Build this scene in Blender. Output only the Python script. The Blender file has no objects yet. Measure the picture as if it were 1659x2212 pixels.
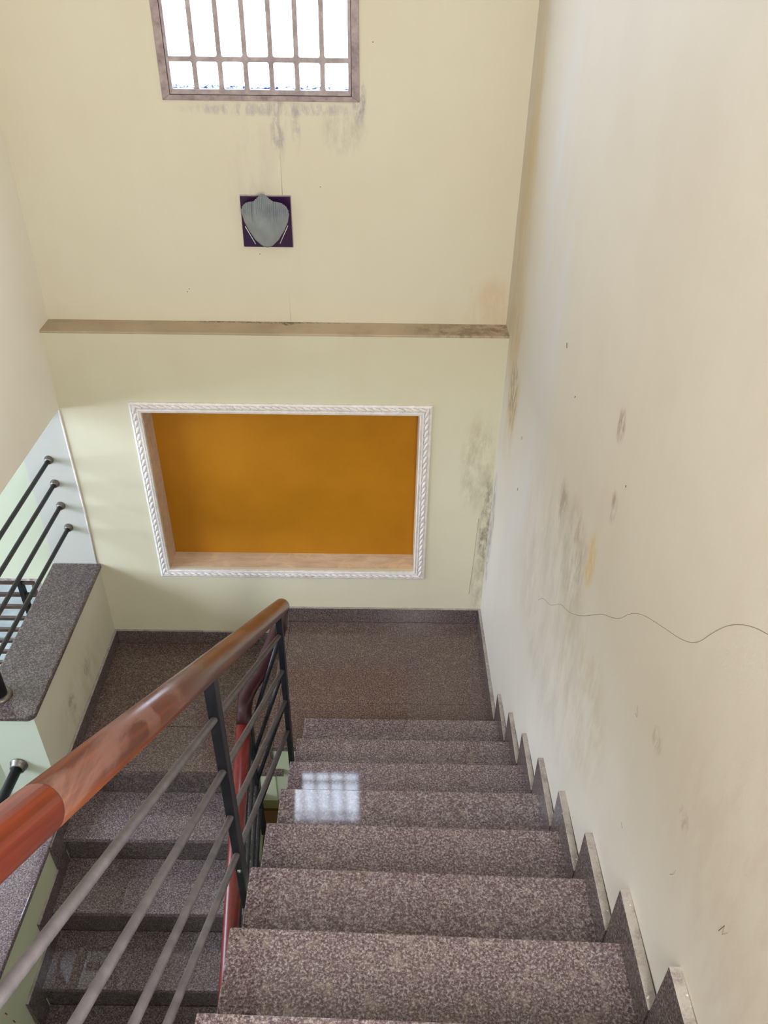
import bpy, bmesh, math, random
from mathutils import Vector, Matrix
random.seed(7)
S = bpy.context.scene
COL = S.collection

# ------------------------------------------------------------------ camera
cam_d = bpy.data.cameras.new('camera'); cam = bpy.data.objects.new('camera', cam_d); COL.objects.link(cam)
F = Vector((7.35662235e-04, 8.08549689e-01, -5.88427445e-01))
RT = Vector((0.99992706, 0.00649889, 0.01018016))
UP = Vector((-0.0120553, 0.58839202, 0.80848593))
cam.matrix_world = Matrix(((RT.x, UP.x, -F.x, -0.4984), (RT.y, UP.y, -F.y, -3.1074), (RT.z, UP.z, -F.z, 2.952), (0, 0, 0, 1)))
cam_d.sensor_fit = 'VERTICAL'; cam_d.sensor_height = 32.0
cam_d.lens = 32.0 * 1786.5 / 2212.0
cam_d.clip_start = 0.02
S.camera = cam

# ------------------------------------------------------------------ world, lights, exposure
W = bpy.data.worlds.new('world'); S.world = W; W.use_nodes = True
bg = W.node_tree.nodes['Background']
bg.inputs[0].default_value = (0.70, 0.82, 1.0, 1); bg.inputs[1].default_value = 15.0

def area(name, loc, target, sx, sy, power, color):
    d = bpy.data.lights.new(name, 'AREA'); d.shape = 'RECTANGLE'; d.size = sx; d.size_y = sy
    d.energy = power; d.color = color
    o = bpy.data.objects.new(name, d); COL.objects.link(o); o.location = loc
    o.rotation_euler = (Vector(target) - Vector(loc)).to_track_quat('-Z', 'Y').to_euler()
    return o
area('left_wall_fill', (-0.12, -3.62, 2.8), (-1.9, -1.0, 1.7), 0.5, 1.2, 64, (1.0, 0.965, 0.91))  # unseen fill light added to brighten the left wall
area('rear_fill', (-0.6, -4.6, 3.2), (-0.8, 0, 1.4), 1.2, 1.2, 9, (1.0, 0.95, 0.87))  # weak fill added behind the camera, no real fitting
def portal(name, loc, target, sx, sy):
    o = area(name, loc, target, sx, sy, 1, (1, 1, 1)); o.data.cycles.is_portal = True
portal('window_portal', (-.948, .165, 2.872), (-.948, -1, 2.872), .70, .94)
portal('well_portal', (-4.15, -1.9, 1.35), (0, -1.9, 1.35), 3.2, 1.3)

S.view_settings.view_transform = 'Standard'; S.view_settings.look = 'None'
S.view_settings.gamma = 1.0; S.view_settings.use_curve_mapping = False
S.view_settings.exposure = 0.10

# ------------------------------------------------------------------ materials
def srgb(r, g, b):
    f = lambda c: (c / 255 / 12.92) if c / 255 <= 0.04045 else ((c / 255 + 0.055) / 1.055) ** 2.4
    return (f(r), f(g), f(b), 1)

class NT:
    def __init__(s, name):
        s.m = bpy.data.materials.new(name); s.m.use_nodes = True
        s.t = s.m.node_tree; s.t.nodes.clear()
        s.out = s.n('ShaderNodeOutputMaterial'); s.b = s.n('ShaderNodeBsdfPrincipled')
        s.t.links.new(s.b.outputs[0], s.out.inputs[0])
        s.geo = s.n('ShaderNodeNewGeometry'); s.pos = s.geo.outputs['Position']
    def n(s, k): return s.t.nodes.new(k)
    def l(s, a, b): s.t.links.new(a, b)
    def put(s, inp, v):
        if hasattr(v, 'is_output') or isinstance(v, bpy.types.NodeSocket): s.l(v, inp)
        else: inp.default_value = v
    def math(s, op, a, b=0.0, c=None, clamp=False):
        x = s.n('ShaderNodeMath'); x.operation = op; x.use_clamp = clamp
        s.put(x.inputs[0], a); s.put(x.inputs[1], b)
        if c is not None: s.put(x.inputs[2], c)
        return x.outputs[0]
    def vmath(s, op, a, b):
        x = s.n('ShaderNodeVectorMath'); x.operation = op; s.put(x.inputs[0], a); s.put(x.inputs[1], b)
        return x.outputs['Value'] if op in ('LENGTH', 'DISTANCE', 'DOT_PRODUCT') else x.outputs[0]
    def noise(s, scale, detail=4, rough=0.55, vec=None, dist=0.0, stretch=None):
        v = vec or s.pos
        if stretch: v = s.vmath('MULTIPLY', v, stretch)
        x = s.n('ShaderNodeTexNoise'); x.inputs['Scale'].default_value = scale; x.inputs['Detail'].default_value = detail
        x.inputs['Roughness'].default_value = rough; x.inputs['Distortion'].default_value = dist
        s.l(v, x.inputs['Vector']); return x
    def ramp(s, fac, stops, interp='LINEAR'):
        x = s.n('ShaderNodeValToRGB'); x.color_ramp.interpolation = interp; e = x.color_ramp.elements
        while len(e) < len(stops): e.new(0.5)
        for q, (p, c) in zip(e, stops): q.position = p; q.color = c if hasattr(c, '__len__') else (c, c, c, 1)
        s.l(fac, x.inputs[0]); return x.outputs[0]
    def mix(s, fac, a, b, mode='MIX'):
        x = s.n('ShaderNodeMix'); x.data_type = 'RGBA'; x.blend_type = mode
        s.put(x.inputs[0], fac); s.put(x.inputs[6], a); s.put(x.inputs[7], b); return x.outputs[2]
    def bump(s, h, strength=0.2, dist=0.002):
        x = s.n('ShaderNodeBump'); x.inputs['Strength'].default_value = strength; x.inputs['Distance'].default_value = dist
        s.l(h, x.inputs['Height']); s.l(x.outputs[0], s.b.inputs['Normal'])
    def fin(s, col=None, rough=None, spec=None, metal=None, coat=None, coatr=None):
        I = s.b.inputs
        for k, v in (('Base Color', col), ('Roughness', rough), ('Specular IOR Level', spec), ('Metallic', metal), ('Coat Weight', coat), ('Coat Roughness', coatr)):
            if v is not None: s.put(I[k], v)
        return s.m

def plaster(name, base, dirt, stains=(), zones=(), rough=0.62, streak_scale=1.0, grime=0.35, spec=0.35):
    """painted plaster; stains: (centre, radii, colour, strength, noise scale)"""
    t = NT(name)
    big = t.noise(1.6, 4, 0.6).outputs[0]
    c = t.mix(t.math('MULTIPLY', t.ramp(big, [(0.4, 0), (0.7, 1)]), grime), base, dirt)
    for kind, lim, colour, soft in zones:      # areas painted another colour
        sep = t.n('ShaderNodeSeparateXYZ'); t.l(t.pos, sep.inputs[0])
        f = t.math('MULTIPLY_ADD', sep.outputs['XYZ'.index(kind[0])], (1 if kind[1] == '+' else -1) / soft, 0.5 - (1 if kind[1] == '+' else -1) * lim / soft, clamp=True)
        c = t.mix(f, c, colour)
    st = t.noise(9, 5, 0.65, stretch=(1, 1, 0.12)).outputs[0]
    c = t.mix(t.math('MULTIPLY', t.ramp(st, [(0.5, 0), (0.75, 1)]), grime * 0.5), c, dirt)
    for cen, rad, colour, strength, ns in stains:
        d = t.vmath('SUBTRACT', t.pos, cen); d = t.vmath('DIVIDE', d, rad); ln = t.vmath('LENGTH', d, (0, 0, 0))
        nz = t.noise(ns, 5, 0.7, stretch=(1, 1, 0.35)).outputs[0]
        f = t.math('SUBTRACT', 1.0, ln, clamp=True)
        f = t.math('MULTIPLY', t.math('MULTIPLY', f, 2.2, clamp=True), t.ramp(nz, [(0.42, 0), (0.62, 1)]))
        c = t.mix(t.math('MULTIPLY', f, strength), c, colour)
    h = t.noise(220, 4, 0.6).outputs[0]; h2 = t.noise(14, 3, 0.5).outputs[0]
    t.bump(t.math('ADD', h, t.math('MULTIPLY', h2, 2.0)), 0.16, 0.0012)
    return t.fin(c, rough, spec)

def granite(name, tint=(1, 1, 1, 1), rough=0.035, dusty=0.0, dark=1.0):
    t = NT(name)
    oi = t.n('ShaderNodeObjectInfo'); off = t.vmath('SCALE', (3.1, 1.7, 2.3), (0, 0, 0))
    sc = t.n('ShaderNodeVectorMath'); sc.operation = 'SCALE'; sc.inputs[0].default_value = (31, 17, 23); t.l(oi.outputs['Random'], sc.inputs['Scale'])
    p = t.vmath('ADD', t.pos, sc.outputs[0])
    n1 = t.noise(175, 6, 0.74, vec=p, dist=0.25).outputs[0]
    c = t.ramp(n1, [(0.36, srgb(70, 57, 58)), (0.47, srgb(100, 83, 84)), (0.53, srgb(126, 110, 108)), (0.60, srgb(158, 151, 147)), (0.74, srgb(190, 184, 176))])
    n2 = t.noise(330, 3, 0.6, vec=p).outputs[0]
    c = t.mix(t.ramp(n2, [(0.57, 0), (0.66, 0.75)]), c, srgb(46, 36, 38))
    n3 = t.noise(48, 2, 0.5, vec=p).outputs[0]
    c = t.mix(t.ramp(n3, [(0.55, 0), (0.75, 0.3)]), c, srgb(180, 168, 148))
    c = t.mix(1.0, c, tint, 'MULTIPLY')
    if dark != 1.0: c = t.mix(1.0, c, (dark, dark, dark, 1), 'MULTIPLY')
    r = t.ramp(t.noise(5, 4, 0.6, vec=p).outputs[0], [(0.35, rough * 0.75), (0.7, rough * 1.6)])
    if dusty:
        dn = t.noise(22, 5, 0.7, vec=p).outputs[0]
        c = t.mix(t.math('MULTIPLY', t.ramp(dn, [(0.3, 0.3), (0.6, 1)]), dusty), c, srgb(166, 160, 152))
        sp = t.noise(70, 2, 0.5, vec=p).outputs[0]
        c = t.mix(t.ramp(sp, [(0.69, 0), (0.71, 1)]), c, srgb(205, 200, 190))
        r = 0.6
    t.bump(n1, 0.03, 0.0005)
    return t.fin(c, r, 0.5)

CREAM = srgb(215, 209, 190)
brown = srgb(120, 104, 84); grey = srgb(150, 148, 150)
M = {}
M['wall_upper'] = plaster('back_wall_upper_paint', CREAM, srgb(206, 196, 172), grime=0.3, stains=[
    ((-0.90, .11, 2.375), (.40, .1, .026), srgb(160, 154, 164), .6, 44),
    ((-0.895, .11, 2.33), (.035, .1, .16), srgb(158, 152, 158), .7, 40),
    ((-0.83, .11, 2.33), (.02, .1, .12), srgb(158, 152, 158), .6, 40),
    ((-0.66, .11, 2.31), (.10, .1, .10), srgb(176, 168, 154), .5, 34),
    ((-0.60, .11, 2.40), (.03, .1, .09), srgb(140, 136, 150), .75, 36),
    ((-1.0, .11, 2.2), (.10, .1, .35), srgb(190, 180, 176), .5, 5),
    ((-.05, .11, 1.65), (.25, .1, .14), srgb(205, 178, 140), .5, 7)])
M['wall_lower'] = plaster('back_wall_lower_paint', srgb(209, 204, 180), srgb(198, 190, 162), grime=0.35,
    zones=[('X-', -1.893, srgb(186, 186, 179), 0.004), ('X-', -2.104, srgb(190, 196, 174), 0.004)], stains=[
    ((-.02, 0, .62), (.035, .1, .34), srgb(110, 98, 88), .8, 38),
    ((-.08, 0, .95), (.09, .1, .30), srgb(160, 150, 122), .5, 24),
    ((-.02, 0, .25), (.05, .1, .2), srgb(140, 128, 108), .5, 30)])
M['wall_right'] = plaster('right_wall_paint', srgb(218, 211, 199), srgb(206, 194, 178), grime=0.4, streak_scale=1, stains=[
    ((0, -.62, 1.75), (.3, .36, 1.3), srgb(214, 216, 218), .7, 2.5), ((0, -.06, 1.95), (.3, .2, 1.1), srgb(208, 186, 138), .8, 3), ((0, -.20, 1.46), (.3, .17, .42), srgb(205, 182, 132), .75, 9),
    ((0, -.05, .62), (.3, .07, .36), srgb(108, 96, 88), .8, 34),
    ((0, -.22, 1.42), (.3, .12, .16), srgb(138, 116, 96), .8, 44),
    ((0, -1.52, 2.04), (.3, .035, .05), srgb(160, 136, 124), .9, 40),
    ((0, -1.58, 1.86), (.3, .03, .05), srgb(164, 142, 130), .8, 46),
    ((0, -1.17, 1.58), (.3, .06, .09), srgb(168, 152, 138), .8, 36),
    ((0, -1.35, 1.52), (.3, .17, .2), srgb(178, 164, 146), .7, 26),
    ((0, -1.50, 1.63), (.3, .05, .11), srgb(216, 186, 122), .9, 30),
    ((0, -1.60, 1.30), (.3, .35, .25), srgb(196, 178, 148), .5, 18),
    ((0, -1.2, 1.2), (.3, .6, .5), srgb(190, 182, 168), .5, 14),
    ((0, -2.08, 1.67), (.3, .03, .035), srgb(176, 156, 126), .7, 60),
    ((0, -2.25, 1.67), (.3, .025, .03), srgb(168, 140, 126), .6, 60),
    ((0, -2.5, 1.75), (.3, .45, .35), srgb(200, 182, 170), .28, 22)])
M['wall_left'] = plaster('left_wall_paint', srgb(236, 232, 220), srgb(228, 220, 200), grime=0.3)
M['parapet'] = plaster('parapet_paint', srgb(212, 207, 188), srgb(198, 190, 166), grime=0.4,
    zones=[('Y-', -0.9285, srgb(190, 198, 180), 0.002)], stains=[
    ((-1.89, -.62, .05), (.1, .05, .07), srgb(130, 122, 104), .8, 44),
    ((-1.89, -.40, .06), (.1, .06, .06), srgb(140, 132, 112), .7, 44),
    ((-1.89, -.5, .0), (.1, .35, .2), srgb(184, 172, 150), .5, 16)])
M['green'] = plaster('pale_green_paint', srgb(196, 200, 170), srgb(180, 182, 148), grime=0.3)
M['olive'] = plaster('olive_paint', srgb(168, 160, 104), srgb(150, 140, 90), grime=0.3)
M['ochre'] = plaster('ochre_band_paint', srgb(150, 112, 60), srgb(130, 96, 50), grime=0.4)
M['ledge'] = plaster('dusty_ledge', srgb(186, 170, 146), srgb(150, 130, 108), grime=0.8, stains=[
    ((-.9, .1, 1.57), (.03, .03, .1), srgb(60, 54, 56), 1, 60), ((-.1, .05, 1.57), (.35, .1, .1), srgb(122, 108, 92), .8, 30),
    ((-1.0, .11, 1.57), (.45, .02, .1), srgb(70, 60, 50), .9, 90)])
M['granite'] = granite('polished_granite', tint=(.95, .965, 1.04, 1))
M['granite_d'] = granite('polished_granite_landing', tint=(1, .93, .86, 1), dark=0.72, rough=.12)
M['granite_shade'] = granite('granite_riser_shaded', dark=0.55, rough=.14)  # same stone as the treads; riser shade is darkened into the colour
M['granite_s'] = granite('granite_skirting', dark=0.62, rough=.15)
M['granite_top'] = granite('granite_dusty_edge', dark=0.9, dusty=0.95)
M['ceiling'] = plaster('ceiling_paint', srgb(230, 226, 212), srgb(216, 210, 192), grime=0.2)

t = NT('black_metal'); n = t.noise(30, 4).outputs[0]
M['black'] = t.fin(t.ramp(n, [(.4, srgb(17, 18, 23)), (.7, srgb(30, 31, 38))]), 0.42, 0.35)
t = NT('grey_painted_tube'); n = t.noise(26, 5, .65).outputs[0]
up = t.n('ShaderNodeSeparateXYZ'); t.l(t.geo.outputs['Normal'], up.inputs[0])
dust = t.math('MULTIPLY_ADD', up.outputs[2], 1.4, 0.2, clamp=True)        # dust lies on the upper side
base = t.ramp(n, [(.4, srgb(62, 60, 64)), (.7, srgb(84, 80, 82))])
M['tube'] = t.fin(t.mix(t.math('MULTIPLY', dust, 0.75), base, t.ramp(n, [(.35, srgb(90, 86, 90)), (.7, srgb(114, 108, 112))])), 0.5, 0.4)
t = NT('dark_tube'); n = t.noise(40, 4).outputs[0]
M['darktube'] = t.fin(t.ramp(n, [(.4, srgb(36, 35, 38)), (.7, srgb(52, 49, 50))]), 0.45, 0.4)
t = NT('brushed_steel'); n = t.noise(60, 3).outputs[0]
M['steel'] = t.fin(t.ramp(n, [(.4, srgb(112, 108, 100)), (.7, srgb(140, 136, 128))]), 0.42, 0.5, 0.9)

def wood(name, a, b, c, dust):
    t = NT(name)
    d = Vector((0, -1, .745)).normalized()
    rot = t.n('ShaderNodeMapping'); t.l(t.pos, rot.inputs[0]); rot.inputs['Rotation'].default_value = (math.atan(.745), 0, 0)
    g = t.noise(60, 5, .6, vec=rot.outputs[0], stretch=(1, .05, 1), dist=.4).outputs[0]
    col = t.ramp(g, [(.3, a), (.5, b), (.7, c)])
    if dust:
        sm = t.noise(9, 5, .6, vec=rot.outputs[0], stretch=(1, .35, 1), dist=1.2).outputs[0]
        up = t.n('ShaderNodeSeparateXYZ'); t.l(t.geo.outputs['Normal'], up.inputs[0])
        f = t.math('MULTIPLY', t.ramp(sm, [(.47, 0), (.56, 1)]), t.math('MULTIPLY_ADD', up.outputs[2], .9, .1, clamp=True))
        col = t.mix(t.math('MULTIPLY', f, dust), col, srgb(112, 84, 76))
    return t.fin(col, .38, .4, None, .4, .22)
M['wood'] = wood('varnished_wood', srgb(56, 28, 18), srgb(76, 38, 22), srgb(104, 54, 24), .6)
M['wood2'] = wood('varnished_wood_red', srgb(140, 46, 20), srgb(176, 66, 34), srgb(196, 84, 46), .1)
M['wood3'] = wood('dark_red_wood', srgb(92, 18, 16), srgb(108, 24, 20), srgb(118, 32, 28), 0)
M['wood4'] = wood('maroon_wood', srgb(40, 12, 18), srgb(50, 16, 22), srgb(60, 22, 28), 0)

t = NT('window_frame_paint'); n = t.noise(20, 5, .7).outputs[0]
M['frame'] = t.fin(t.ramp(n, [(.35, srgb(128, 112, 116)), (.5, srgb(158, 142, 144)), (.7, srgb(178, 164, 162))]), .5, .4)
t = NT('grille_paint'); n = t.noise(30, 4, .6).outputs[0]
M['grille'] = t.fin(t.ramp(n, [(.35, srgb(150, 138, 142)), (.7, srgb(184, 172, 174))]), .5, .4)
t = NT('dark_groove'); M['groove'] = t.fin(t.ramp(t.noise(30).outputs[0], [(.4, srgb(50, 44, 66)), (.7, srgb(70, 62, 84))]), .7)
t = NT('white_moulding_plaster'); n = t.noise(40, 5, .65).outputs[0]
t.bump(n, .2, .001)
M['white'] = t.fin(t.ramp(n, [(.35, srgb(216, 211, 208)), (.65, srgb(234, 230, 227))]), .55, .4)
t = NT('orange_panel_paint'); n = t.noise(3, 4, .6).outputs[0]; g = t.noise(60, 3, .6, stretch=(1, 1, .2)).outputs[0]
t.bump(g, .08, .001)
M['orange'] = t.fin(t.ramp(n, [(.35, srgb(166, 108, 10)), (.65, srgb(178, 118, 16))]), .45, .4)
t = NT('niche_reveal_paint'); n = t.noise(30, 5, .7, stretch=(.2, 1, 1)).outputs[0]
c = t.ramp(n, [(.35, srgb(190, 164, 136)), (.65, srgb(214, 190, 166))])
sp = t.noise(9, 5, .6, dist=1).outputs[0]
c = t.mix(t.math('MULTIPLY', t.ramp(sp, [(.52, 0), (.62, .4)]), 1), c, srgb(232, 206, 162))
M['reveal'] = t.fin(c, .6, .3)
# dirty glass: clear pane with grime gathered in blotches at its foot
t = NT('dirty_glass'); tr = t.n('ShaderNodeBsdfTransparent'); tl = t.n('ShaderNodeBsdfTranslucent'); mx = t.n('ShaderNodeMixShader')
tl.inputs[0].default_value = (.05, .085, .15, 1)
sep = t.n('ShaderNodeSeparateXYZ'); t.l(t.pos, sep.inputs[0])
nz = t.noise(60, 5, .7, stretch=(1, 1, 2)).outputs[0]
low = t.math('MULTIPLY_ADD', sep.outputs[2], -1 / .05, 2.49 / .05, clamp=True)
low2 = t.math('MULTIPLY_ADD', sep.outputs[2], -1 / .01, 2.45 / .01, clamp=True)
fac = t.math('MULTIPLY', t.math('ADD', t.math('MULTIPLY', t.ramp(nz, [(.48, 0), (.6, 1)]), low), t.math('MULTIPLY', low2, .5)), .96, clamp=True)
t.l(t.math('ADD', fac, .02), mx.inputs[0]); t.l(tr.outputs[0], mx.inputs[1]); t.l(tl.outputs[0], mx.inputs[2]); t.l(mx.outputs[0], t.out.inputs[0])
M['glass'] = t.m
t = NT('indigo_backplate'); n = t.noise(8, 3).outputs[0]
M['indigo'] = t.fin(t.ramp(n, [(.4, srgb(44, 20, 62)), (.6, srgb(54, 26, 60))]), .2, .3)
t = NT('frosted_ribbed_glass'); n = t.noise(12, 3).outputs[0]
M['shade'] = t.fin(t.ramp(n, [(.4, srgb(136, 144, 150)), (.6, srgb(150, 156, 158))]), .38, .45)
t = NT('courtyard_tile'); n = t.noise(7, 5, .6).outputs[0]
M['tile'] = t.fin(t.ramp(n, [(.35, srgb(122, 130, 134)), (.65, srgb(148, 157, 164))]), .4, .4)
t = NT('shiny_stone'); n = t.noise(30, 5, .7, dist=1).outputs[0]
M['shiny'] = t.fin(t.ramp(n, [(.35, srgb(120, 108, 110)), (.55, srgb(170, 158, 160)), (.7, srgb(214, 204, 206))]), .12, .6)
t = NT('brown_metal'); n = t.noise(20).outputs[0]
M['brownm'] = t.fin(t.ramp(n, [(.4, srgb(62, 48, 40)), (.7, srgb(84, 66, 56))]), .5, .4)
t = NT('dark_mark'); M['mark'] = t.fin(t.ramp(t.noise(50).outputs[0], [(.4, srgb(30, 24, 20)), (.7, srgb(50, 40, 34))]), .8)
t = NT('hair_crack'); M['crack'] = t.fin(t.ramp(t.noise(50).outputs[0], [(.4, srgb(130, 120, 106)), (.7, srgb(158, 146, 130))]), .8)

# ------------------------------------------------------------------ geometry helpers
class MB:
    def __init__(s): s.v = []; s.f = []; s.sm = []
    def add(s, vs, fs, smooth=False):
        o = len(s.v); s.v += [tuple(v) for v in vs]; s.f += [tuple(i + o for i in f) for f in fs]; s.sm += [smooth] * len(fs)
        return s
    def hexa(s, c):                                   # 8 corners: bottom 4 then top 4, both counter-clockwise
        return s.add(c, [(0, 3, 2, 1), (4, 5, 6, 7), (0, 1, 5, 4), (1, 2, 6, 5), (2, 3, 7, 6), (3, 0, 4, 7)])
    def box(s, x0, x1, y0, y1, z0, z1):
        return s.hexa([(x0, y0, z0), (x1, y0, z0), (x1, y1, z0), (x0, y1, z0), (x0, y0, z1), (x1, y0, z1), (x1, y1, z1), (x0, y1, z1)])
    def prism(s, poly, off):                          # planar polygon (3-D points) swept along a vector
        n = len(poly); off = Vector(off); a = [Vector(p) for p in poly]
        nrm = Vector((0, 0, 0))
        for i in range(n): nrm += a[i].cross(a[(i + 1) % n])
        if nrm.dot(off) > 0: a = a[::-1]
        b = [p + off for p in a]
        return s.add(a + b, [tuple(range(n)), tuple(range(2 * n - 1, n - 1, -1))] + [(i, i + n, (i + 1) % n + n, (i + 1) % n) for i in range(n)])
    def tube(s, pts, r, seg=16, caps=True, rfun=None):
        pts = [Vector(p) for p in pts]; n = len(pts); vs = []; ref = Vector((1, 0, 0))
        for i, p in enumerate(pts):
            d = (pts[min(i + 1, n - 1)] - pts[max(i - 1, 0)]).normalized()
            a = ref if abs(d.dot(ref)) < .95 else Vector((0, 1, 0))
            u = (a - d * a.dot(d)).normalized(); w = d.cross(u)
            rr = rfun(i / (n - 1)) if rfun else r
            vs += [p + (u * math.cos(k * 2 * math.pi / seg) + w * math.sin(k * 2 * math.pi / seg)) * rr for k in range(seg)]
        fs = [(i * seg + k, i * seg + (k + 1) % seg, (i + 1) * seg + (k + 1) % seg, (i + 1) * seg + k) for i in range(n - 1) for k in range(seg)]
        s.add(vs, fs, True)
        if caps:
            o = len(s.v) - len(vs)
            s.f += [tuple(o + k for k in range(seg))[::-1], tuple(o + (n - 1) * seg + k for k in range(seg))]; s.sm += [False, False]
        return s
    def lathe(s, c, axis, prof, seg=24):              # prof: (distance along axis, radius)
        c = Vector(c); ax = Vector(axis).normalized(); a = Vector((1, 0, 0)) if abs(ax.x) < .9 else Vector((0, 1, 0))
        u = (a - ax * a.dot(ax)).normalized(); w = ax.cross(u); vs = []
        for h, r in prof: vs += [c + ax * h + (u * math.cos(k * 2 * math.pi / seg) + w * math.sin(k * 2 * math.pi / seg)) * r for k in range(seg)]
        n = len(prof)
        return s.add(vs, [(i * seg + k, i * seg + (k + 1) % seg, (i + 1) * seg + (k + 1) % seg, (i + 1) * seg + k) for i in range(n - 1) for k in range(seg)], True)
    def panel(s, axis, lo, hi, us, zs, holes):        # a wall with rectangular holes, watertight
        def P(u, w, z): return (u, w, z) if axis == 'y' else (w, u, z)
        solid = lambda i, j: 0 <= i < len(us) - 1 and 0 <= j < len(zs) - 1 and (i, j) not in holes
        for i in range(len(us) - 1):
            for j in range(len(zs) - 1):
                if not solid(i, j): continue
                u0, u1, z0, z1 = us[i], us[i + 1], zs[j], zs[j + 1]
                s.add([P(u0, lo, z0), P(u1, lo, z0), P(u1, lo, z1), P(u0, lo, z1)], [(0, 1, 2, 3)])
                s.add([P(u0, hi, z0), P(u1, hi, z0), P(u1, hi, z1), P(u0, hi, z1)], [(3, 2, 1, 0)])
                if not solid(i - 1, j): s.add([P(u0, lo, z0), P(u0, lo, z1), P(u0, hi, z1), P(u0, hi, z0)], [(0, 1, 2, 3)])
                if not solid(i + 1, j): s.add([P(u1, lo, z0), P(u1, lo, z1), P(u1, hi, z1), P(u1, hi, z0)], [(3, 2, 1, 0)])
                if not solid(i, j - 1): s.add([P(u0, lo, z0), P(u1, lo, z0), P(u1, hi, z0), P(u0, hi, z0)], [(3, 2, 1, 0)])
                if not solid(i, j + 1): s.add([P(u0, lo, z1), P(u1, lo, z1), P(u1, hi, z1), P(u0, hi, z1)], [(0, 1, 2, 3)])
        return s
    def build(s, name, mat, parent=None, bevel=0, topmat=None, seg=2, kind=None, label=None):
        root = parent
        while root is not None and root.parent is not None: root = root.parent
        L = root.location.copy() if root is not None else Vector((0, 0, 0))
        me = bpy.data.meshes.new(name); me.from_pydata([Vector(v) - L for v in s.v], [], s.f)
        for p, q in zip(me.polygons, s.sm): p.use_smooth = q
        bm = bmesh.new(); bm.from_mesh(me); bmesh.ops.remove_doubles(bm, verts=bm.verts, dist=1e-5)
        bmesh.ops.recalc_face_normals(bm, faces=bm.faces)
        if bevel:
            es = [e for e in bm.edges if len(e.link_faces) == 2 and e.calc_face_angle(0) > .6]
            bmesh.ops.bevel(bm, geom=es, offset=bevel, segments=seg, affect='EDGES', profile=.5)
        bm.normal_update(); bm.to_mesh(me); bm.free()
        me.materials.append(mat)
        if topmat is not None:
            me.materials.append(topmat)
            for p in me.polygons:
                if p.normal.z > .8: p.material_index = 1
        o = bpy.data.objects.new(name, me); COL.objects.link(o)
        if parent is not None: o.parent = parent
        if kind: o['kind'] = kind
        if label: o['label'] = label
        return o

def thing(name, label, cat, loc, group=None, kind=None):
    o = bpy.data.objects.new(name, None); COL.objects.link(o); o.location = loc; o.empty_display_size = .1
    if kind: o['kind'] = kind
    if label: o['label'] = label
    if cat: o['category'] = cat
    if group: o['group'] = group
    return o
def tag(o, label, cat, group=None):
    o['label'] = label; o['category'] = cat
    if group: o['group'] = group
    return o

XW = lambda y: -.0150 * y                # right wall face (slightly out of square)
XL = lambda y: -1.885 + (.022 * (y + .93) if y < -.93 else 0) - .003   # left wall face beside the lower flight

# ------------------------------------------------------------------ structure
wb = MB().panel('y', 0, .30, [-4.2, -3.7, -2.2, -1.539, -.347, .3], [-3.2, -1.1, .253, .334, 1.208, 1.566], {(1, 1), (3, 3)}).build('wall_back_lower', M['wall_lower'], kind='structure')
wu = MB().panel('y', .11, .155, [-4.2, -1.296, -.600, .3], [1.566, 2.402, 3.342, 4.3], {(1, 1)}).build('wall_back_upper', M['wall_upper'], kind='structure')
led = MB().hexa([(-1.895, -.002, 1.562), (.01, -.002, 1.562), (.01, .112, 1.562), (-1.895, .112, 1.562), (-1.895, -.002, 1.572), (.01, -.002, 1.572), (.01, .112, 1.574), (-1.895, .112, 1.574)]).build('trim_1', M['ledge'], bevel=.002, kind='structure')
wr = MB().hexa([(XW(-4.7), -4.7, -3.2), (.4, -4.7, -3.2), (.4, .36, -3.2), (XW(.36), .36, -3.2), (XW(-4.7), -4.7, 4.3), (.4, -4.7, 4.3), (.4, .36, 4.3), (XW(.36), .36, 4.3)]).build('wall_right', M['wall_right'], kind='structure')
wl = MB().hexa([(-2.11, -4.7, 1.26), (-1.89, -4.7, 1.26), (-1.89, .36, 1.212), (-2.11, .36, 1.212), (-2.11, -4.7, 4.3), (-1.89, -4.7, 4.3), (-1.89, .36, 4.3), (-2.11, .36, 4.3)]).build('wall_left', M['wall_left'], kind='structure')
MB().box(-4.2, .4, -4.9, -4.7, -3.2, 4.3).build('wall_rear', M['wall_left'], kind='structure')
MB().panel('x', -4.4, -4.2, [-4.9, -3.5, -.3, .3], [-3.2, .7, 2.0, 4.3], {(1, 1)}).build('wall_outer', M['wall_left'], kind='structure')
MB().box(-4.4, .4, -4.9, .36, 4.3, 4.45).build('ceiling', M['ceiling'], kind='structure')
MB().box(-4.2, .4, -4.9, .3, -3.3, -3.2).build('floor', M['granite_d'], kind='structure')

# parapet beside the landing, then the lower parapet beside the flight going down
pw = thing('wall_parapet', None, None, (-2.0, -.5, .3), kind='structure')
MB().box(-2.095, -1.886, -.93, .01, -3.2, .33).build('masonry', M['parapet'], pw)
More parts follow.
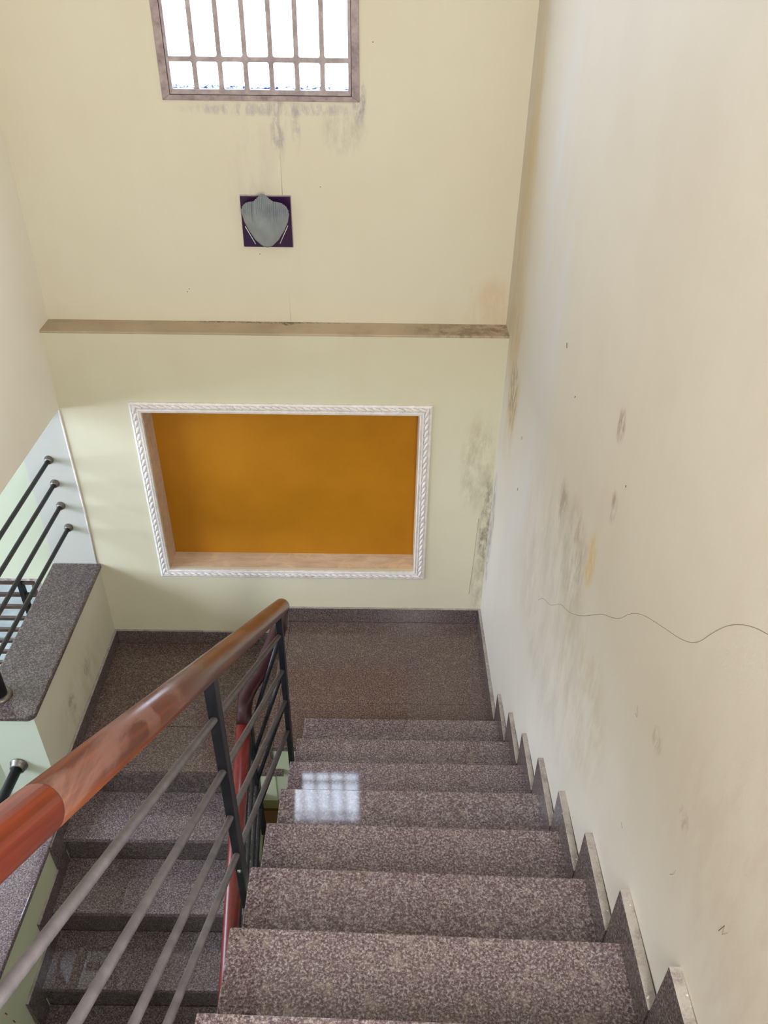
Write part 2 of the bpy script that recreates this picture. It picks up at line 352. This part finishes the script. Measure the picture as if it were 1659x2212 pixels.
# granite cap with rounded free corner
cx, r_ = -1.871, .035
pl = [(-2.108, .0), (-2.108, -.955)] + [(cx - r_ + r_ * math.sin(a), -.955 + r_ - r_ * math.cos(a)) for a in [i * math.pi / 16 for i in range(9)]] + [(cx - .002, .0)]
cap = MB().prism([(x, y, .334) for x, y in pl], (0, 0, .026)).build('cap_slab', M['granite_s'], pw, bevel=.006)
MB().hexa([(-2.13, -4.6, -3.2), (XL(-4.6), -4.6, -3.2), (XL(-.93), -.932, -3.2), (-2.13, -.932, -3.2), (-2.13, -4.6, -.27), (XL(-4.6), -4.6, -.27), (XL(-.93), -.932, -.27), (-2.13, -.932, -.27)]).build('masonry', M['green'], pw)
MB().hexa([(-2.15, -4.6, -.268), (XL(-4.6) + .012, -4.6, -.268), (XL(-.93) + .008, -.934, -.268), (-2.15, -.934, -.268), (-2.15, -4.6, -.24), (XL(-4.6) + .012, -4.6, -.24), (XL(-.93) + .008, -.934, -.24), (-2.15, -.934, -.24)]).build('cap_slab', M['granite'], pw, bevel=.005)
# pale bead sealing the corner of the opening
MB().tube([(-1.893, -.003, .36), (-1.888, -.004, .7), (-1.891, -.003, 1.213)], .0045, 8).build('sealant_bead', M['white'], wb)

# ------------------------------------------------------------------ window over the landing
w1 = thing('window_1', None, None, (-.948, .11, 2.402), kind='structure')
x0, x1, z0, z1 = -1.296, -.600, 2.402, 3.342
def ring(a0, a1, b0, b1, w, ya, yb, name, mat, parent, bev=.0015, wb_=None):
    wb_ = wb_ or w
    MB().prism([(a0, ya, b0), (a1, ya, b0), (a1 - w, ya, b0 + wb_), (a0 + w, ya, b0 + wb_)], (0, yb - ya, 0)).build(name, mat, parent, bevel=bev)
    MB().prism([(a0, ya, b1), (a1, ya, b1), (a1 - w, ya, b1 - wb_), (a0 + w, ya, b1 - wb_)], (0, yb - ya, 0)).build(name, mat, parent, bevel=bev)
    MB().prism([(a0, ya, b0), (a0 + w, ya, b0 + wb_), (a0 + w, ya, b1 - wb_), (a0, ya, b1)], (0, yb - ya, 0)).build(name, mat, parent, bevel=bev)
    MB().prism([(a1, ya, b0), (a1 - w, ya, b0 + wb_), (a1 - w, ya, b1 - wb_), (a1, ya, b1)], (0, yb - ya, 0)).build(name, mat, parent, bevel=bev)
ring(x0, x1, z0, z1, .027, .104, .152, 'frame', M['frame'], w1, wb_=.017)
ring(x0 + .026, x1 - .026, z0 + .016, z1 - .016, .004, .118, .148, 'rebate', M['groove'], w1, 0, wb_=.003)
ring(x0 + .0285, x1 - .0285, z0 + .0185, z1 - .0185, .011, .108, .145, 'sash_frame', M['grille'], w1, wb_=.017)
gx0, gx1, gz0, gz1 = x0 + .0385, x1 - .0385, z0 + .034, z1 - .034
bw = .0165
xs = [-1.2605 + i * (.6205 / 7) for i in range(8)]
# grille: each opening has rounded corners, so bars are built with fillets at the crossings
def fillet(mb, cx_, cz_, sx, sz, r=.007):
    pts = [(cx_, .112, cz_)] + [(cx_ + sx * (r - r * math.sin(a)), .112, cz_ + sz * (r - r * math.cos(a))) for a in [i * math.pi / 10 for i in range(6)]]
    mb.prism(pts, (0, .012, 0))
for k, x in enumerate(xs[1:-1]):
    m = MB().box(x - bw / 2, x + bw / 2, .112, .124, gz0 - .002, gz1 + .002)
    for zz in (2.5305, 3.2115):
        for sz in (1, -1):
            for sx in (1, -1): fillet(m, x + sx * bw / 2, zz + sz * .008, sx, sz)
    for sx in (1, -1):
        fillet(m, x + sx * bw / 2, gz0, sx, 1); fillet(m, x + sx * bw / 2, gz1, sx, -1)
    m.build('grille_bar', M['grille'], w1)
for zz in (2.5305, 3.2115): MB().box(gx0 - .002, gx1 + .002, .111, .125, zz - .008, zz + .008).build('cross_bar', M['grille'], w1)
MB().box(x0 + .02, x1 - .02, .130, .132, z0 + .01, z1 - .01).build('pane', M['glass'], w1)

# ------------------------------------------------------------------ lower opening seen through the parapet rails
w2 = thing('window_2', None, None, (-3.0, .15, -.4), kind='structure')
MB().box(-2.225, -2.198, -.003, .32, -1.1, .256).build('stone_jamb', M['shiny'], w2, bevel=.002)
MB().box(-3.7, -2.225, -.003, .10, .244, .256).build('stone_lintel', M['shiny'], w2)
MB().box(-2.268, -2.252, .05, .08, -1.1, .25).build('stile', M['brownm'], w2, bevel=.002)
MB().box(-2.305, -2.285, .10, .13, -1.1, .25).build('stile', M['grille'], w2, bevel=.002)
MB().box(-2.345, -2.322, .04, .075, -1.1, .25).build('stile', M['black'], w2, bevel=.002)
for k in range(13):
    z = .178 - k * .083
    MB().box(-3.7, -2.255, .052, .07, z - .009, z + .009).build('cross_bar', M['brownm'], w2)
# pale tiled yard beyond
yd = thing('courtyard_floor', 'pale bluish tiled courtyard floor seen beyond the low barred opening', 'floor', (-3.2, 1.5, -1.5))
for i in range(5):
    for j in range(5):
        MB().box(-4.2 + i * .5 + .003, -3.7 + i * .5 - .003, .35 + j * .5 + .003, .85 + j * .5 - .003, -1.53, -1.5 + .001 * ((i * 7 + j * 3) % 3)).build('tile', M['tile'], yd)

MB().box(-4.4, -1.6, .36, 3.2, .9, 1.0).build('ceiling_yard_light_block', M['ceiling'], kind='structure')  # unseen slab added to keep sky light off the yard tiles
MB().box(-4.4, -1.6, 3.2, 3.35, -3.2, 1.0).build('wall_yard_light_block', M['wall_left'], kind='structure')  # added wall that leaves the yard lit only from its sides
MB().box(-4.6, -4.4, .36, 3.35, -3.2, .3).build('wall_yard_side_light_block', M['wall_left'], kind='structure')  # added light blocker, narrows the open side to a slot
MB().box(-1.6, -1.45, .36, 3.35, -3.2, .9).build('wall_yard_side_light_block', M['wall_left'], kind='structure')  # matching blocker added to shut out light from this side
# ------------------------------------------------------------------ niche
ni = thing('wall_niche', 'rectangular recessed wall niche with orange back panel and white rope-twist plaster frame', 'niche', (-.943, 0, .29))
MB().box(-1.58, -.31, .125, .16, .30, 1.25).build('back_panel', M['orange'], ni)
MB().prism([(-1.5395, 0, .3335), (-.3465, 0, .3335), (-.3465, .126, .3375), (-1.5395, .126, .3375)], (0, 0, -.02)).build('sill', M['reveal'], ni, label='dusty beige sill with pale smudges')
MB().box(-1.5600, -1.5375, 0, .126, .33, 1.21).build('reveal', M['reveal'], ni)
MB().box(-.3485, -.32, 0, .126, .33, 1.21).build('reveal', M['reveal'], ni)
MB().box(-1.54, -.346, 0, .126, 1.2065, 1.22).build('reveal', M['reveal'], ni)
ox0, ox1, oz0, oz1 = -1.588, -.2955, .2875, 1.2535
ix0, ix1, iz0, iz1 = -1.539, -.347, .334, 1.208
C = [((ox0, oz0), (ox1, oz0), (ix1, iz0), (ix0, iz0)), ((ox1, oz0), (ox1, oz1), (ix1, iz1), (ix1, iz0)), ((ox1, oz1), (ox0, oz1), (ix0, iz1), (ix1, iz1)), ((ox0, oz1), (ox0, oz0), (ix0, iz0), (ix0, iz1))]
for a, b, c, d in C:
    mb = MB()
    def lerp(p, q, k): return (p[0] + (q[0] - p[0]) * k, p[1] + (q[1] - p[1]) * k)
    # stepped cross-section from the outer edge to the inner edge
    prof = [(0, 0), (0, .007), (.18, .011), (.22, .006), (.62, .006), (.66, .013), (.78, .013), (.80, .008), (.88, .008), (.91, .014), (1, .012), (1, 0)]
    r1 = [(*lerp(a, d, k), h) for k, h in prof]; r2 = [(*lerp(b, c, k), h) for k, h in prof]
    n = len(prof); vs = [(x, -h, z) for x, z, h in r1] + [(x, -h, z) for x, z, h in r2]
    mb.add(vs, [(i, i + 1, n + i + 1, n + i) for i in range(n - 1)] + [tuple(range(n)), tuple(range(2 * n - 1, n - 1, -1))])
    mo = mb.build('moulding', M['white'], ni)
    # rope beading: slanted lozenges laid end to end
    p = Vector((lerp(a, d, .42)[0], -.007, lerp(a, d, .42)[1])); q = Vector((lerp(b, c, .42)[0], -.007, lerp(b, c, .42)[1]))
    L_ = (q - p).length; cnt = round(L_ / .033); dr = (q - p).normalized(); nr = Vector((0, -1, 0)); sd = dr.cross(nr)
    rb = MB()
    for k in range(cnt):
        c0 = p + dr * (L_ * (k + .5) / cnt); ang = .36
        u = dr * math.cos(ang) + sd * math.sin(ang); v = sd * math.cos(ang) - dr * math.sin(ang)
        vs = [c0 - u * .0235]; rings = 4; sg = 8
        for i in range(1, rings):
            th = math.pi * i / rings
            vs += [c0 - u * .0235 * math.cos(th) + (v * math.cos(2 * math.pi * g / sg) * .0075 + nr * math.sin(2 * math.pi * g / sg) * .0085) * math.sin(th) ** .7 for g in range(sg)]
        vs.append(c0 + u * .0235)
        fs = [(0, 1 + (g + 1) % sg, 1 + g) for g in range(sg)]
        fs += [(1 + (i * sg) + g, 1 + i * sg + (g + 1) % sg, 1 + (i + 1) * sg + (g + 1) % sg, 1 + (i + 1) * sg + g) for i in range(rings - 2) for g in range(sg)]
        e = len(vs) - 1; fs += [(1 + (rings - 2) * sg + g, 1 + (rings - 2) * sg + (g + 1) % sg, e) for g in range(sg)]
        rb.add(vs, fs, True)
    rb.build('rope_beading', M['white'], mo)

# ------------------------------------------------------------------ wall lamp
LX, LZ = -.9575, 1.983; HW = .0945
lamp = thing('wall_lamp', 'wall lamp with ribbed grey glass shell shade on a square dark indigo plate', 'lamp', (LX, .11, LZ))
MB().box(LX - HW, LX + HW, .095, .112, LZ - HW, LZ + HW).build('back_plate', M['indigo'], lamp, bevel=.0015)
MB().box(LX - HW - .002, LX + HW + .002, .104, .1135, LZ - HW - .003, LZ + HW + .003).build('plate_rim', M['grille'], lamp, bevel=.001, label='thin pale metal rim')
def tab(t_, q):
    for (qa, va), (qb, vb) in zip(t_, t_[1:]):
        if q <= qb + 1e-9: return va + (vb - va) * (q - qa) / (qb - qa)
    return t_[-1][1]
sh = MB(); NU, NV = 208, 36; vs = []
for j in range(NV + 1):
    k = j / NV
    for i in range(NU + 1):
        u = -1 + 2 * i / NU
        # columns run from the bottom tip to the scalloped upper rim
        au = abs(u)
        zt = tab([(0, .588), (.08, .572), (.25, .49), (.41, .437), (.6, .425), (.74, .405), (.87, .36), (.95, .31), (1, .25)], au)
        zb = tab([(0, -.476), (.12, -.466), (.24, -.439), (.51, -.324), (.758, -.139), (.934, .033), (1, .2)], au)
        zv = zb + (zt - zb) * k
        xx = u * .472
        bulge = .060 * (math.cos(u * 1.35) ** 0.8) * math.sin(math.pi * min(1, .12 + .62 * k)) + .012 * k
        lobe = -.02 * math.exp(-((au - .47) / .09) ** 2) * min(1, k * 1.3)
        rib = .0034 * math.cos(u * math.pi * 26) * max(0, min(1, (k - .35 - .1 * (1 - au)) / .3))
        d = .006 + max(0, bulge + lobe * (1 - au * .3)) + rib
        vs.append((LX + xx * .189, .095 - d, LZ + zv * .189 + d * .26 - .004))
sh.add(vs, [(j * (NU + 1) + i, j * (NU + 1) + i + 1, (j + 1) * (NU + 1) + i + 1, (j + 1) * (NU + 1) + i) for j in range(NV) for i in range(NU)], True)
so = sh.build('shade', M['shade'], lamp)
sm_ = so.modifiers.new('thickness', 'SOLIDIFY'); sm_.thickness = .003
for (ax, az), (bx, bz) in (((-.441, -.082), (-.256, -.439)), ((.425, -.059), (.244, -.422))):
    MB().tube([(LX + ax * .189, .0935, LZ + az * .189), (LX + bx * .189, .0935, LZ + bz * .189)], .0017, 8).build('bright_strip', M['white'], lamp)
# filled-in cable chase running from the window to the lamp and on to the ledge
MB().tube([(-.888, .1105, 2.402), (-.892, .1105, 2.28), (-.893, .1105, 2.075)], .0015, 8).build('cable_chase', M['wall_upper'], wu)
MB().tube([(-.888, .111, 1.889), (-.891, .111, 1.74), (-.889, .111, 1.575)], .0013, 8).build('cable_chase', M['wall_upper'], wu)

# ------------------------------------------------------------------ upper flight (goes up towards the viewer)
NLy = [-.781, -1.021, -1.259, -1.4925, -1.727, -1.962, -2.201, -2.442]
NRy = [-.783, -1.027, -1.265, -1.500, -1.743, -1.984, -2.226, -2.464]
NLx = [-.823, -.825, -.819, -.815, -.820, -.819, -.816, -.821]
for k in range(4): NLy.append(NLy[-1] - .24); NRy.append(NRy[-1] - .24); NLx.append(-.82)
R = .17; OV = .02; HS = .0913; WS = .068; NS = 12
uf = thing('stair_flight', 'upper flight of polished pinkish grey granite steps along the right wall', 'stairs', (-.4, -.8, 0))
def tread(mb_parent, c, z, th=.028, mat=None):     # c: four plan corners, nose edge first
    MB().prism([(x, y, z - th) for x, y in c], (0, 0, th)).build('tread', mat or M['granite'], mb_parent, bevel=.003)
prof = [(-.82, -.03)]
for i in range(NS):
    z = (i + 1) * R
    yl, yr = NLy[i], NRy[i]
    yl2, yr2 = (NLy[i + 1], NRy[i + 1]) if i + 1 < NS else (yl - .24 - OV, yr - .24 - OV)
    tread(uf, [(NLx[i], yl), (XW(yr) - .002, yr), (XW(yr2) - .002, yr2 - OV + .003), (NLx[i], yl2 - OV + .003)], z)
    MB().hexa([(-.803, yl - OV - .012, z - R), (XW(yr) - .003, yr - OV - .012, z - R), (XW(yr) - .003, yr - OV, z - R), (-.803, yl - OV, z - R),
               (-.803, yl - OV - .012, z - .028), (XW(yr) - .003, yr - OV - .012, z - .028), (XW(yr) - .003, yr - OV, z - .028), (-.803, yl - OV, z - .028)]).build('riser', M['granite_shade'], uf)
# stepped concrete body with painted underside
body = []
for i in range(NS):
    body += [(NLy[i] - .032, i * R - .001 if i else -.031), (NLy[i] - .032, (i + 1) * R - .029)]
yend = NLy[-1] - .26; body.append((yend, NS * R - .029)); body.append((yend, NS * R - .3)); body.append((-1.02, -.16)); body.append((-.813, -.16))
MB().prism([(-.800, y, z) for y, z in body], (.80, 0, 0)).build('concrete_body', M['green'], uf)
sk = None
for i in range(NS):
    z = (i + 1) * R; y = NRy[i]; y2 = NRy[i + 1] if i + 1 < NS else y - .24
    X0 = -.0114 * y
    zb = i * R
    poly = [(y + WS, zb + (.0005)), (y + WS, z + HS), (y2 + WS - .0006, z + HS), (y2 + WS - .0006, z + .0005), (y, z + .0005), (y, zb + .0005)]
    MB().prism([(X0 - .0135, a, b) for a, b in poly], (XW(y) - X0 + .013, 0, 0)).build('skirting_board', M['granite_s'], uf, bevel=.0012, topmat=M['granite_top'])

MB().box(-1.889, .03, -4.69, yend - .002, NS * R - .2, NS * R).build('floor_upper', M['granite_d'], kind='structure')
MB().box(-1.889, -.86, yend - .12, yend - .003, NS * R, NS * R + .86).build('wall_light_block', M['wall_left'], kind='structure')  # unseen wall added to block rear light from the lower flight
# ------------------------------------------------------------------ landings
la = thing('stair_landing', 'granite half-landing at the foot of the upper flight, split by one step', 'landing', (-.95, -.4, 0))
tread_c = M['granite_d']
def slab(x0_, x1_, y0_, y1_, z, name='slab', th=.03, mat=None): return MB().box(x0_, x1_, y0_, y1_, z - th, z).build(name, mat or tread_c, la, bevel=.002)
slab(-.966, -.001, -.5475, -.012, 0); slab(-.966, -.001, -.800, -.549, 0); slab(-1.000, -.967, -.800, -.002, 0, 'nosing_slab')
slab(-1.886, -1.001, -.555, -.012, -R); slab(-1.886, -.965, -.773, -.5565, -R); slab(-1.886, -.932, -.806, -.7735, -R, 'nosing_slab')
MB().box(-.985, -.973, -.79, -.002, -R, -.031).build('riser', M['granite_shade'], la)
MB().box(-.973, -.80, -.786, .0, -.40, -.031).build('beam', M['green'], la)
MB().box(-1.886, -.973, -.79, .0, -.40, -R - .031).build('beam', M['green'], la)
MB().box(-.80, -.001, -.80, .0, -.16, -.031).build('beam', M['green'], la)
# skirting round the landing
def skirt(x0_, x1_, y0_, y1_, z0_, z1_): MB().box(x0_, x1_, y0_, y1_, z0_, z1_).build('skirting_board', M['granite_s'], la, bevel=.0012, topmat=M['granite_top'])
skirt(-.998, -.014, -.013, -.0005, .0005, HS)
MB().hexa([(-.006, -.712, .0005), (XW(-.712), -.712, .0005), (-.0005, -.0005, .0005), (-.0135, -.0005, .0005), (-.006, -.712, HS), (XW(-.712), -.712, HS), (-.0005, -.0005, HS), (-.0135, -.0005, HS)]).build('skirting_board', M['granite_s'], la, bevel=.0012, topmat=M['granite_top'])
skirt(-1.872, -1.43, -.013, -.0005, -R + .0005, -R + HS - .003); skirt(-1.429, -.999, -.013, -.0005, -R + .0005, -R + HS - .005)
skirt(-1.8855, -1.8725, -.86, -.0005, -R + .0005, -R + HS - .003)

# ------------------------------------------------------------------ lower flight (goes down towards the viewer)
lf = thing('stair_flight', 'lower flight of granite steps with shade-darkened risers descending beside the low parapet', 'stairs', (-1.45, -.8, -1.7))
ny = [-.806, -1.035, -1.274, -1.506, -1.745] + [-1.745 - .24 * k for k in range(1, 5)]
RX = -1.035
for k in range(1, 9):
    z = -R * (k + 1); a, b = ny[k - 1] + .012, ny[k]
    MB().prism([(RX, b, z - .028), (XL(b) + .0, b, z - .028), (XL(a), a, z - .028), (RX, a, z - .028)], (0, 0, .028)).build('tread', M['granite'], lf, bevel=.003)
    MB().box(XL(b), RX - .012, a + .0, a + .012, z, z + R - .0285).build('riser', M['granite_shade'], lf)
    X0 = XL(b) + .0005
    yt = ny[k] - .085 + .0; yb0 = ny[k - 1] - .085
    poly = [(yb0, z + .0005), (yb0, z + R + .0005), (yb0 + .05, z + R + .0005), (yb0 + .05, z + R - .03), (yb0 - .0006 + .0, z + R - .03)]
    poly = [(ny[k - 1] - .0, z + .0005), (ny[k - 1] - .0, z + HS), (ny[k] - .1, z + HS), (ny[k] - .1, z - R + HS + .0005), (ny[k] - .001, z - R + HS + .0005), (ny[k] - .001, z + .0005)]
    XX = XL(ny[k] - .1) + .001
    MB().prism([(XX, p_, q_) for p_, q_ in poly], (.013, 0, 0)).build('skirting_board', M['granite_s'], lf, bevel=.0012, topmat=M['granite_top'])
skt = MB().prism([(XL(-.9) + .001, -.8605, -R + HS - .003), (XL(-.9) + .001, -.906, -R + HS - .003), (XL(-.9) + .001, -.906, -2 * R + HS), (XL(-.9) + .001, -.807, -2 * R + HS), (XL(-.9) + .001, -.807, -R), (XL(-.9) + .001, -.8605, -R)], (.013, 0, 0)).build('skirting_board', M['granite_s'], lf, bevel=.0012, topmat=M['granite_top'])
body = []
for k in range(1, 9):
    body += [(ny[k - 1] + .026, -R * k - .032), (ny[k - 1] + .026, -R * (k + 1) - .029)]
body += [(ny[8] + .01, -R * 9 - .029), (ny[8] + .01, -R * 9 - .2), (-.78, -R * 3 - .05)]
MB().prism([(-1.884, y, z) for y, z in body], (-1.05 + 1.884, 0, 0)).build('concrete_body', M['green'], lf)
# wall under the landing
wc = MB().box(-1.9, .2, -.52, -.40, -3.2, -.40).build('wall_under_landing', M['olive'], kind='structure')
MB().box(-1.9, .2, -.535, -.521, -3.2, -.86).build('trim_2', M['ochre'], kind='structure')

# ------------------------------------------------------------------ railing of the upper flight
SL = .745
rail = thing('stair_railing', 'stair railing with varnished wooden handrail, black posts and four grey tubes', 'railing', (-.85, -1.0, .2))
RC = lambda y, x=-.85: (x, y, .990 + (-.979 - y) * SL)
pts = [RC(-.955), RC(-.965), RC(-1.2), RC(-1.8), RC(-2.605)]
MB().tube([RC(y) for y in (-.947, -.949, -.954, -.962, -.974, -1.1, -1.5, -2.0, -2.604)], .0285, 28, rfun=None).build('handrail', M['wood'], rail)
hr = rail.children[-1]
# rounded end: shrink the first rings
me = hr.data
Lr = rail.location
for v in me.vertices:
    w = v.co + Lr; d = Vector((0, -1, SL)).normalized(); c0 = Vector(RC(-.974)); tt = (w - c0).dot(d)
    if tt < -1e-4:
        ax = c0 + d * tt; k = math.sqrt(max(0, 1 - (tt / -.036) ** 2)); w2_ = ax + (w - ax) * max(.05, k); v.co = w2_ - Lr
MB().tube([RC(-2.605), RC(-3.3), RC(-4.0)], .0288, 28).build('handrail', M['wood2'], rail, label='redder near section of wooden handrail')
def post(parent, x, y, zb, zt, wx=.022, wy=.030, bolt=None):
    p = MB().hexa([(x - wx / 2 + .003, y - wy / 2, zb), (x + wx / 2 - .003, y - wy / 2, zb), (x + wx / 2, y + wy / 2, zb + .01), (x - wx / 2, y + wy / 2, zb + .01),
                   (x - wx / 2, y - wy / 2, zt), (x + wx / 2, y - wy / 2, zt), (x + wx / 2, y + wy / 2, zt), (x - wx / 2, y + wy / 2, zt)]).build('post', M['black'], parent, bevel=.002)
    if bolt: MB().lathe((x + .001, y - wy / 2 - .001, bolt), (0, -1, 0), [(0, .0055), (.003, .005), (.005, .003), (.0055, .0002)], 12).build('bolt', M['steel'], p)
    return p
post(rail, -.850, -1.045, .09, .990 + .05)
post(rail, -.852, -1.935, .80, .990 + (1.935 - .979) * SL - .012, wx=.025, wy=.034, bolt=.985)
post(rail, -.852, -2.83, 1.44, .990 + (2.83 - .979) * SL - .012, wx=.025, wy=.034, bolt=1.62)
for za, zb in ((.918, 1.545), (.745, 1.368), (.585, 1.196), (.418, 1.038)):
    s_ = (zb - za) / .885
    MB().tube([(-.852, -1.045, za), (-.852, -1.93, zb), (-.852, -3.9, zb + 1.97 * s_)], .0082, 16).build('rail_tube', M['tube'], rail)

# ------------------------------------------------------------------ railing of the lower flight
lr = thing('stair_railing', 'lower stair railing with dark red wooden handrail in the well between the flights', 'railing', (-1.02, -.95, -.4))
XB = -1.02; SB = .715
LC = lambda y: (XB, y, .475 + (y + 1.0) * SB)
g = [Vector(RC(-.985)) + Vector((0, 0, -.01)), Vector((-.862, -.985, .90)), Vector((-.892, -.982, .80)), Vector((-.936, -.980, .69)), Vector((-.985, -.980, .60)), Vector((-1.012, -.985, .535)), Vector((XB, -1.0, .485)), Vector(LC(-1.045))]
MB().tube(g, .0275, 22, rfun=lambda k: .0275 + .004 * math.sin(k * math.pi)).build('handrail_bend', M['wood4'], lr, label='dark maroon curved piece joining the two handrails')
MB().tube([LC(-1.046), LC(-1.8), LC(-3.2)], .0285, 26).build('handrail', M['wood3'], lr)
post(lr, XB + .002, -.955, -.40, .47)
post(lr, XB + .002, -1.845, -1.03, LC(-1.845)[2] - .01)
for k, (za, zb) in enumerate(((.918, .30), (.745, .14), (.585, -.03), (.418, -.19))):
    MB().tube([(-.852, -1.040, za - .004), (XB + .002, -.955, zb)], .0080, 14).build('link_tube', M['black'], lr)
    MB().tube([(XB + .002, -.955, zb - .005), (XB + .002, -3.1, zb - .005 - 2.145 * .71)], .0080, 14).build('rail_tube', M['darktube'], lr)

# ------------------------------------------------------------------ railing on the parapet
pr = thing('balcony_railing', 'black four-bar railing fixed over the granite-capped parapet', 'railing', (-2.0, -.4, .36))
for x, z, e in ((-1.991, .957, .012), (-1.993, .830, .03), (-1.993, .706, .02), (-1.983, .580, .05)):
    MB().tube([(x, .0, z), (x - .02, -2.6, z + e)], .0098, 14).build('rail_bar', M['darktube'], pr)
    MB().lathe((x, .0, z), (0, -1, 0), [(0, .021), (.004, .021), (.007, .018), (.016, .0165), (.019, .0145), (.019, .006)], 24).build('wall_flange', M['steel'], pr)
p = MB().tube([(-2.043, -.845, .36), (-2.043, -.845, 1.15)], .031, 24).build('post', M['black'], pr)
MB().lathe((-2.043, -.845, .36), (0, 0, 1), [(0, .048), (.006, .048), (.010, .044), (.016, .038), (.016, .03)], 32).build('base_flange', M['steel'], p)

hb = thing('tube_handrail', 'short black round tube with metal wall flange fixed below the parapet end', 'handrail', (-2.015, -.93, .036))
MB().tube([(-2.015, -.932, .036), (-2.03, -1.5, .05), (-2.05, -2.6, .07)], .0215, 20).build('rail_bar', M['black'], hb)
MB().lathe((-2.015, -.932, .036), (0, -1, 0), [(0, .037), (.006, .037), (.008, .034), (.014, .034), (.017, .030), (.026, .030), (.028, .022)], 28).build('wall_flange', M['steel'], hb)

# ------------------------------------------------------------------ cracks and small marks on the right wall
crk = [(-1.068, 1.116), (-1.12, 1.175), (-1.214, 1.225), (-1.262, 1.272), (-1.32, 1.33), (-1.383, 1.363), (-1.439, 1.4), (-1.528, 1.476), (-1.60, 1.548), (-1.655, 1.604), (-1.761, 1.683), (-1.81, 1.75), (-1.871, 1.805), (-1.966, 1.863), (-2.069, 1.923), (-2.115, 1.967), (-2.146, 2.022), (-2.183, 2.075), (-2.236, 2.124), (-2.296, 2.158)]
def smooth(p, it=2):
    for _ in range(it):
        q = [p[0]]
        for a, b in zip(p, p[1:]): q += [(a[0] * .75 + b[0] * .25, a[1] * .75 + b[1] * .25), (a[0] * .25 + b[0] * .75, a[1] * .25 + b[1] * .75)]
        p = q + [p[-1]]
    return p
MB().tube([(XW(y), y, z) for y, z in smooth(crk)], .0006, 5).build('crack', M['crack'], wr)
for y, z, dy, dz in ((-.944, 1.957, .006, .014), (-.488, 1.382, .003, .012), (-1.114, 1.896, .004, -.006), (-.529, 1.183, .002, .01), (-1.63, 1.95, .002, .004)):
    MB().tube([(XW(y), y, z), (XW(y) - .0003, y + dy, z + dz)], .0012, 6).build('dark_mark', M['mark'], wr)
for x, z in ((-.554, 2.59), (-.749, 2.113), (-.996, 1.857), (-1.292, 1.712), (-1.30, 1.70)):
    MB().tube([(x, .11, z), (x + .001, .1095, z - .003)], .0014, 6).build('dark_mark', M['mark'], wu)
MB().tube([(-.053, -.0005, .66), (-.058, -.0005, .42), (-.066, -.0005, .19)], .0007, 5).build('scratch', M['crack'], wb)

mk = bpy.data.materials.new('red_paint_speck'); mk.use_nodes = True; mk.node_tree.nodes['Principled BSDF'].inputs[0].default_value = srgb(120, 30, 22)
for y, z, d in ((-1.696, -.373, .012), (-1.704, -.432, .022), (-1.69, -.528, .026)):
    MB().tube([(XL(y), y, z), (XL(y) + .0004, y + .004, z - d)], .0022, 6).build('paint_speck', mk, pw)
for pts_ in ([(-1.963, 1.634), (-1.975, 1.612), (-1.962, 1.61)], [(-2.04, 1.343), (-2.052, 1.338)], [(-2.282, 1.564), (-2.279, 1.545), (-2.27, 1.53)], [(-2.44, 1.66), (-2.447, 1.69), (-2.45, 1.668), (-2.46, 1.693)]):
    MB().tube([(XW(y), y, z) for y, z in pts_], .0006, 5).build('scratch', M['crack'], wr)
